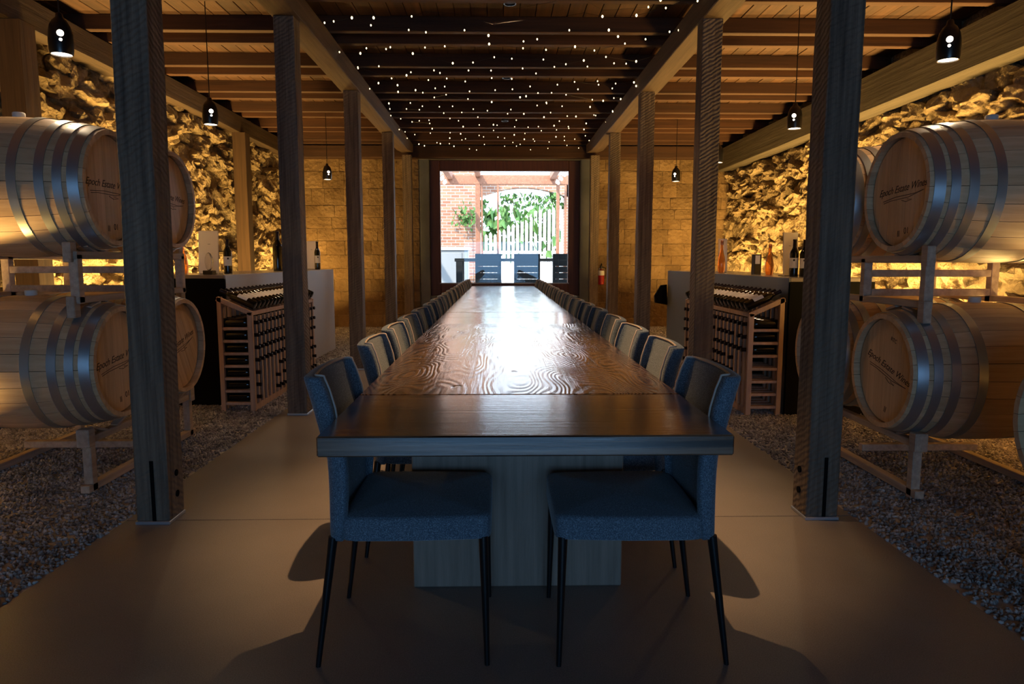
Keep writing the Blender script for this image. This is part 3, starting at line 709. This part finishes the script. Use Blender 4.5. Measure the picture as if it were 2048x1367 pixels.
def wine_rack(x_back, s, y0, ncol, label, side, holes, zb=.92, zf=.80):
    # s=+1: front faces +x (left rack); columns run along y
    D = .27; p = .101; L_ = ncol*p+.035; t = thing('wine_rack', label, 'wine rack', (x_back, y0, 0), 0, 'pine wine racks')
    m = M['pine']; X = lambda a: s*a; u = .036
    def bx(a, b, y_0, y_1, z0, z1, name, par=t):
        return MB().box(min(X(a), X(b)), max(X(a), X(b)), y_0, y_1, z0, z1).build(name, m, par, bevel=.002)
    upf = MB().box(-.011, .011, 0, .034, 0, .76).mesh('upright', m, bevel=.002); upb = MB().box(-.011, .011, 0, .034, 0, .86).mesh('upright', m, bevel=.002)
    rung = MB().box(-D/2+.02, D/2-.02, .004, .030, -.011, .011).mesh('rung', m, bevel=.002)
    inner = MB()
    for k in range(ncol+1):
        y = k*p
        obj('upright', upf, t, (X(D-.011), y, 0)); obj('upright', upb, t, (X(.011), y, 0))
        for r in range(7):
            z = .062+.101*r
            if k in (0, ncol): obj('rung', rung, t, (X(D/2), y, z))
            else: inner.box(min(X(.02), X(D-.02)), max(X(.02), X(D-.02)), y+.006, y+.030, z-.009, z+.009)
    tag(inner.build('inner_rungs', m, t), kind='stuff')
    for y in (-.004, L_-.032):                                   # stout end posts, sloped end boards
        bx(0, .036, y, y+.036, 0, zb, 'end_post'); bx(D-.036, D+.004, y, y+.036, 0, zf, 'end_post')
        MB().bar((X(.0), y+.018, zb-.012), (X(D), y+.018, zf-.012), .036, .035).build('sloped_board', m, t)
    MB().bar((X(D-.012), 0, zf-.012), (X(D-.012), L_, zf-.012), .024, .03).build('front_rail', m, t)
    MB().bar((X(.012), 0, zb-.06), (X(.012), L_, zb-.06), .024, .05).build('back_rail', m, t)
    MB().bar((X(D-.012), 0, .03), (X(D-.012), L_, .03), .024, .05).build('plinth_rail', m, t)
    sl = math.atan2(zb-zf, D)
    proto = bottle_thing('wine_bottle', 'dark wine bottle lying in the slots of the %s wine rack' % side, 'bottles lying in the %s rack' % side, parts=(True, False)); first = True
    for k in range(ncol):
        for r in range(7):
            if holes(k, r): continue
            c = proto if first else copy_tree(proto); first = False
            c.location = (x_back+X(.005), y0+k*p+.0675+random.uniform(-.004, .004), .062+.101*r+.011+.0345)
            c.rotation_euler = (0, s*R(90), 0)
            c['label'] = 'dark wine bottle in the %s rack, %s row from top, %s slot from near end' % (side, NTH[6-r], NTH[k])
    pd = bottle_thing('wine_bottle', 'labelled wine bottle laid on the sloping top of the %s wine rack' % side, 'display bottles on the %s rack' % side, face=0 if s > 0 else math.pi); first = True
    for k in range(ncol):
        c = pd if first else copy_tree(pd); first = False
        c.location = (x_back+X(D+.012), y0+k*p+.0675, zf+.049)
        c.rotation_euler = (0, -s*(R(90)-sl), 0)
        c['label'] = 'labelled wine bottle laid on the sloping top of the %s rack, %s from near end' % (side, NTH[k])
    return t
hr = random.Random(4)
HL = {(k, r) for k in range(20) for r in range(7) if (r < 3 and k in (1, 2, 3, 4) ) or hr.random() < .12 and r < 5 and k > 0}
HR_ = {(k, r) for k in range(20) for r in range(7) if (r < 4 and k in (0, 1, 2)) or (r == 0) or hr.random() < .12 and k > 0}
wine_rack(-2.235, 1, 5.58, 18, 'pine wine rack full of bottles in front of the left counter', 'left', lambda k, r: (k, r) in HL)
wine_rack(2.205, -1, 5.36, 18, 'pine wine rack with empty lower slots in front of the right counter', 'right', lambda k, r: (k, r) in HR_)

# ---------------------------------------------------------------- things on the counters
def standing(x, y, z, label, k=1.0, kr=1.0, lab=True, m=None, cat='bottle'):
    t = thing('wine_bottle', label, cat, (x, y, z), R(-65 if x < 0 else -115), 'bottles standing on the counters')
    if m:
        prof = [(.02, 0), (.034, .006), (.04, .05), (.041, .11), (.034, .17), (.022, .215), (.0155, .25), (.014, .33), (.016, .332), (.016, .345), (.012, .347)]
        o = MB().lathe(prof, 20).build('body', m, t, smooth=50); o.scale = (kr, kr, k)
        c = MB().lathe([(.0165, .30), (.0165, .349), (.012, .351)], 16).build('stopper', M['clear'], t, smooth=50); c.scale = (kr, kr, k)
        return t
    for nm, me in (('body', BOT), ('capsule', CAP)) + ((('paper_label', LAB),) if lab else ()):
        o = obj(nm, me, t); o.scale = (kr, kr, k)
    if lab: MB().box(.0365*kr, .0385*kr, -.007, .007, .125*k, .14*k).build('emblem', M['ink'], t)
    return t
def board(x, y, z, w, h, rz, label, lean=.06):
    t = thing('menu_stand', label, 'sign', (x, y, z), rz, 'white display boards'); n = 8; vs = []; fs = []
    for i in range(n+1):
        u = -w/2+w*i/n
        for th in (0, .012):
            for hh in (0.004, h): vs.append((u, .02*math.sin(math.pi*i/n)*.6+th+hh*lean, hh))
    for i in range(n):
        a = i*4; b = a+4
        fs += [(a, b, b+1, a+1), (a+2, a+3, b+3, b+2), (a+1, b+1, b+3, a+3), (a, a+2, b+2, b)]
    fs += [(0, 1, 3, 2), (n*4, n*4+2, n*4+3, n*4+1)]
    MB().add(vs, fs).build('panel', M['canvas'], t, smooth=40)
    MB().box(-w/2+.01, w/2-.01, .0, .09, 0, .006).build('foot', M['black'], t)
    MB().bar((0, .085, .003), (0, .014+h*.7*lean, h*.7), .03, .006).build('strut', M['black'], t)
    return t
board(-2.50, 6.10, CZL, .185, .37, R(-12), 'white display board on the left counter beside the glass award')
board(2.50, 5.98, CZR, .14, .37, R(14), 'white display board on the right counter behind two dark bottles')
board(-2.48, 9.35, CZL, .12, .37, R(-8), 'white display board at the far end of the left counter')
board(2.47, 7.72, CZR, .10, .37, R(8), 'white display board on the right counter half behind the timber post')
standing(-2.43, 6.36, CZL, 'dark labelled wine bottle on the left counter beside the white board', 1.02)
standing(-2.47, 7.92, CZL, 'tall unlabelled dark magnum bottle on the left counter beside the timber post', 1.46, 1.42, False)
standing(-2.37, 9.25, CZL, 'dark labelled wine bottle at the far end of the left counter', 1.2, 1.0)
standing(-2.74, 6.15, CZL, 'amber bottle on the left counter beside the upper barrel', .9, 1.1, m=M['amber'])
standing(2.42, 7.62, CZR, 'amber bottle on the right counter beside the timber post', 1.0, 1.0, m=M['amber'])
standing(2.46, 6.36, CZR, 'amber bottle on the right counter between black box and white board', .8, .95, m=M['amber'])
standing(2.44, 5.78, CZR, 'dark labelled wine bottle on the right counter, left of the pair', 1.02)
standing(2.49, 5.70, CZR, 'dark wine bottle on the right counter, right of the pair', 1.0)
t = thing('gift_box', 'black box with white label on the right counter', 'box', (2.45, 6.66, CZR), R(10))
MB().box(-.035, .035, -.03, .03, 0, .19).build('carton', M['black'], t, bevel=.002)
MB().box(-.030, .018, -.0312, -.0298, .10, .18).build('paper_label', M['paper'], t)
t = thing('glass_award', 'oval clear glass award on a black base on the left counter', 'award', (-2.43, 5.95, CZL), R(-15))
MB().box(-.045, .045, -.03, .03, 0, .035).build('base', M['black'], t, bevel=.004)
o = MB().lathe([(.012, 0), (.03, .02), (.04, .07), (.036, .11), (.02, .14), (.004, .15)], 24).build('glass_body', M['clear'], t, smooth=60); o.location = (0, 0, .034); o.scale = (1, .35, 1)
t = thing('hanging_cloth', 'black cloth hanging at the far end of the right counter', 'cloth', (2.172, 9.255, .62))
vs = [(-.03, .03, .26), (.05, .03, .27), (.06, .04, .0), (-.1, .04, .03), (-.11, .04, .12), (-.03, .0, .26), (.05, .0, .27), (.06, -.02, .0), (-.1, -.03, .03), (-.11, -.02, .12)]
MB().add(vs, [(0, 1, 2, 3, 4), (9, 8, 7, 6, 5)]+[(k, (k+1) % 5, 5+(k+1) % 5, 5+k) for k in range(5)]).build('folded_fabric', M['matte_black'], t, smooth=60)
t = thing('fire_extinguisher', 'red fire extinguisher on the end wall beside the right end post', 'extinguisher', (1.83, FAR-.12, .77))
MB().lathe([(.03, 0), (.055, .01), (.057, .04), (.057, .2), (.04, .26), (.018, .28)], 20).build('cylinder', M['red'], t, smooth=50)
MB().lathe([(.058, .17), (.058, .25), (.042, .262)], 20).build('paper_label', M['white'], t, smooth=50)
MB().lathe([(.016, .28), (.02, .31), (.02, .34)], 12).build('valve', M['black'], t, smooth=50)
MB().bar((0, 0, .345), (-.01, -.1, .38), .022, .014).build('handle', M['black'], t)
MB().tube([(.02, 0, .32), (.08, -.01, .3), (.085, -.01, .18), (.07, -.01, .1)], .009, 8).build('hose', M['black'], t, smooth=60)
MB().box(-.03, .03, .055, .1, .05, .3).build('bracket', M['steel'], t)

# ---------------------------------------------------------------- pendants
def make_pendant():
    t = thing('pendant_lamp', 'x', 'lamp')
    MB().lathe([(.056, 0), (.060, .02), (.062, .07), (.060, .11), (.052, .15), (.036, .18), (.02, .195), (.017, .215), (.012, .22), (.010, .2), (.03, .17), (.05, .11), (.053, .02), (.052, 0)], 28, closed=True).build('shade', M['black'], t, smooth=50)
    MB().tube([(0, 0, .21), (0, 0, CEIL-2.33)], .004, 6).build('cord', M['black'], t)
    MB().lathe([(.050, .006), (.050, .010)], 24).build('lens', M['lamp'], t)
    for z, r in ((.10, .017), (.066, .008)):
        MB().lathe([(r, 0), (r, .006)], 16).build('glow_hole', M['lamp'], t, (.0565*.5, -.0565*.86, z), (R(90), 0, R(30)))
    return t
pn = make_pendant(); first = True
PW = ('nearest the camera', 'second from the camera', 'third from the camera', 'farthest from the camera')
for side, x, ys in (('left', -2.4, (4.05, 6.05, 8.1, 10.05)), ('right', 2.54, (4.07, 6.14, 8.25, 10.2))):
    for k, y in enumerate(ys):
        c = pn if first else copy_tree(pn); first = False
        c.location = (x, y, 2.33); c.rotation_euler = (0, 0, 0 if side == 'left' else R(-60))
        tag(c, 'black bottle-shaped pendant lamp over the %s aisle, %s' % (side, PW[k]), 'lamp', 'pendants over the aisles')
        spot('pendant_beam', (x, y, 2.32), (0, 0, -1), 17, (1, .72, .42), 150, .6, .04)

# ---------------------------------------------------------------- fairy lights
t = thing('fairy_lights', 'zigzag string of tiny warm fairy lights under the middle ceiling', 'fairy lights', (.05, 5.2, 3.12))
BUL = MB().lathe([(.003, -.008), (.0062, -.003), (.0062, .003), (.003, .008)], 8).mesh('bulb', M['fairy'], smooth=80)
rg = random.Random(21); path = []; nrow = 17; nb = 0
for r in range(nrow):
    y = .35*r*(1+.012*r); xs = [-1.45+2.9*k/13 for k in range(14)]
    if r % 2: xs = xs[::-1]
    for k, x in enumerate(xs):
        p = (x+rg.uniform(-.09, .09), y+rg.uniform(-.14, .14)+.022*k, -.06*math.sin(math.pi*(x+1.45)/2.9)+rg.uniform(-.03, .03)+.01)
        path.append(p)
        if r < 2 and abs(x) < 1.0 - .3*r: continue
        if rg.random() < .94:
            obj('bulb', BUL, t, p, (rg.uniform(-.5, .5), 0, 0), (1, 1, 1) if rg.random() < .8 else (1.35, 1.35, 1.35)); nb += 1
MB().tube(path, .0012, 3).build('wire', M['black'], t)

# ---------------------------------------------------------------- outside the window
tag(MB().box(-9, 9, FAR+.35, 40, -.15, -.02).build('patio', M['patio']), 'sunlit pale patio outside the window', 'patio', kind='structure')
tag(MB().box(-7, -.60, 18, 18.4, -.1, 4.2).build('garden_wall', M['brick']), 'old red brick garden wall outside, left of the gate', 'wall')
ga = thing('brick_arch', 'shallow brick arch over the gateway outside', 'arch', (0, 18.9, 0))
vs = []; n = 16
for i in range(n+1):
    x = -.60+2.5*i/n; z = 2.86+.26*math.sin(math.pi*i/n)
    for y in (0, .35): vs += [(x, y, z), (x, y, 3.45)]
fs = []
for i in range(n):
    a = i*4; b = a+4; fs += [(a, b, b+1, a+1), (a+2, a+3, b+3, b+2), (a, a+2, b+2, b), (a+1, b+1, b+3, a+3)]
fs += [(0, 1, 3, 2), (n*4, n*4+2, n*4+3, n*4+1)]
MB().add(vs, fs).build('arch_brickwork', M['brick'], ga)
MB().box(1.75, 3.2, 0, .35, -.1, 3.45).build('pier', M['brick'], ga)
# pergola
pg = thing('pergola', 'brown timber pergola outside the window', 'pergola', (0, 16, 0))
MB().box(-3.2, 3.4, -.06, .06, 2.89, 3.10).build('cross_beam', M['pergola'], pg, bevel=.01)
for x in (-2.6, -1.09, -.46, 1.2, 2.6): MB().box(x-.06, x+.06, -2.9, .06, 3.0 if x != -.46 else 3.05, 3.16).build('rafter', M['pergola'], pg, bevel=.01)
for x, w in ((-.47, .055), (1.33, .035), (-.80+.42, .02)): MB().box(x-w, x+w, -.055, .055, -.02, 2.9).build('pergola_post', M['pergola'], pg, bevel=.006)
for x in (-.02, 1.50): MB().box(x-.022, x+.022, -.05, 0, -.02, 2.9).build('pergola_post', M['pergola'], pg)
sl = thing('patio_lights', 'string of white globe bulbs under the pergola rafters', 'string lights', (0, 14, 2.9))
BG = MB().lathe([(.012, .05), (.018, .03), (.034, 0), (.03, -.025), (.012, -.042)], 12).mesh('globe_bulb', M['bulb'], smooth=70)
for x in (-1.16, 1.27):
    pts = []
    for k in range(7):
        p = (x, -.6+.36*k, -.02+.03*math.cos(k*3.1)); pts.append((x, p[1], p[2]+.05)); obj('globe_bulb', BG, sl, p)
    MB().tube(pts, .004, 4).build('wire', M['black'], sl)
# white picket fence with rising top
fe = thing('picket_fence', 'bright white picket fence rising along the steps outside', 'fence', (0, 22, 0))
for k in range(24):
    x = -1.1+.14*k; top = 2.02+max(0, x+.1)*.56 + (0 if k % 2 else .06)
    w = .046
    MB().add([(x-w, 0, -.1), (x+w, 0, -.1), (x+w, 0, top-.07), (x, 0, top), (x-w, 0, top-.07)]+[(x-w, .025, -.1), (x+w, .025, -.1), (x+w, .025, top-.07), (x, .025, top), (x-w, .025, top-.07)],
             [(4, 3, 2, 1, 0), (5, 6, 7, 8, 9)]+[(j, (j+1) % 5, 5+(j+1) % 5, 5+j) for j in range(5)]).build('picket', M['fence'], fe)
for z in (.5, 1.4): MB().box(-1.2, 2.2, .026, .07, z, z+.1).build('fence_rail', M['fence'], fe)
# ivy: leaves in clusters
LEAF = MB().add([(0, 0, 0), (.035, .012, -.05), (0, .0, -.11), (-.035, .012, -.05)], [(0, 1, 2), (0, 2, 3)]).mesh('leaf', M['leaf'], fixn=False)
def ivy(label, n, f, loc, root=False, k=1.0):
    t = thing('ivy_vine', label, 'ivy', loc, 0, 'green climbers outside'); rg_ = random.Random(n)
    pts = [f(rg_) for _ in range(n)]
    for p in pts: obj('leaf', LEAF, t, p, (rg_.uniform(-.8, .8), rg_.uniform(-.8, .8), rg_.uniform(0, 6)), [k*rg_.uniform(.8, 1.6)]*3)
    MB().tube(sorted(pts)[::12] + ([(.12, 0, 0), (.15, 0, -loc[2])] if root else []), .008, 4).build('stem', M['wallpost'], t)
ivy('green ivy hanging below the brick arch outside', 260, lambda r: (lambda x: (x, r.uniform(-.15, .15), 3.02-abs(r.gauss(0, .3))*(1 if x < 1.2 else .6)))(r.uniform(0.05, 1.7)), (0, 19.05, 0))
ivy('leafy green bush growing behind the white picket fence', 280, lambda r: (r.uniform(-.6, 1.9), r.gauss(0, .15), 1.5+r.random()*1.5), (0, 22.35, 0), True, 3.2)
ivy('green vine climbing beside the pergola post outside', 90, lambda r: (r.gauss(0, .16), r.gauss(0, .05), r.gauss(0, .13)), (-.78, 17.80, 2.3), True)
ivy('green vine tendril right of the pergola post outside', 60, lambda r: (r.gauss(0, .07), r.gauss(0, .05), -abs(r.gauss(0, .4))), (-.42, 18.95, 2.86))
t = thing('outdoor_cabinet', 'pale grey outdoor cabinet against the brick wall', 'cabinet', (-1.08, 16.4, -.02))
cabm = plain('pale_cabinet', (.22, .25, .28), .5)
MB().box(-.5, .36, 0, .6, 0, 1.46).build('carcass', cabm, t, bevel=.01); MB().box(-.55, .42, -.04, .62, 1.46, 1.53).build('top', M['white'], t, bevel=.01)
MB().box(-.46, .22, -.02, 0, .08, 1.4).build('door', cabm, t, bevel=.006)
# outdoor bar table and high slat-back chairs
t = thing('outdoor_table', 'charcoal bar-height table outside behind the slatted chairs', 'table', (.3, 15.1, -.02))
MB().box(-1.25, 1.45, 0, .7, 1.20, 1.27).build('top', M['outdoor'], t, bevel=.006)
for x in (-1.15, 1.35):
    for y in (.06, .64): MB().box(x-.07, x+.07, y-.06, y+.06, 0, 1.2).build('leg', M['outdoor'], t)
def oc(x, label):
    t = thing('outdoor_chair', label, 'chair', (x, 14.5, -.02), 0, 'slatted outdoor bar chairs')
    for k in range(5): MB().box(-.265, .265, 0, .025, .716+.13*k, .842+.13*k).build('slat', M['outdoor'], t, bevel=.004)
    MB().box(-.27, .27, .0, .48, .66, .71).build('seat', M['outdoor'], t, bevel=.006)
    for sx in (-.24, .24):
        MB().box(sx-.03, sx+.03, .026, .07, 0, 1.36).build('leg', M['outdoor'], t); MB().box(sx-.03, sx+.03, .42, .48, 0, .66).build('leg', M['outdoor'], t)
oc(-.22, 'charcoal slat-back chair outside the window, left of three'); oc(.58, 'charcoal slat-back chair outside the window, middle of three'); oc(1.38, 'charcoal slat-back chair outside the window, right of three')
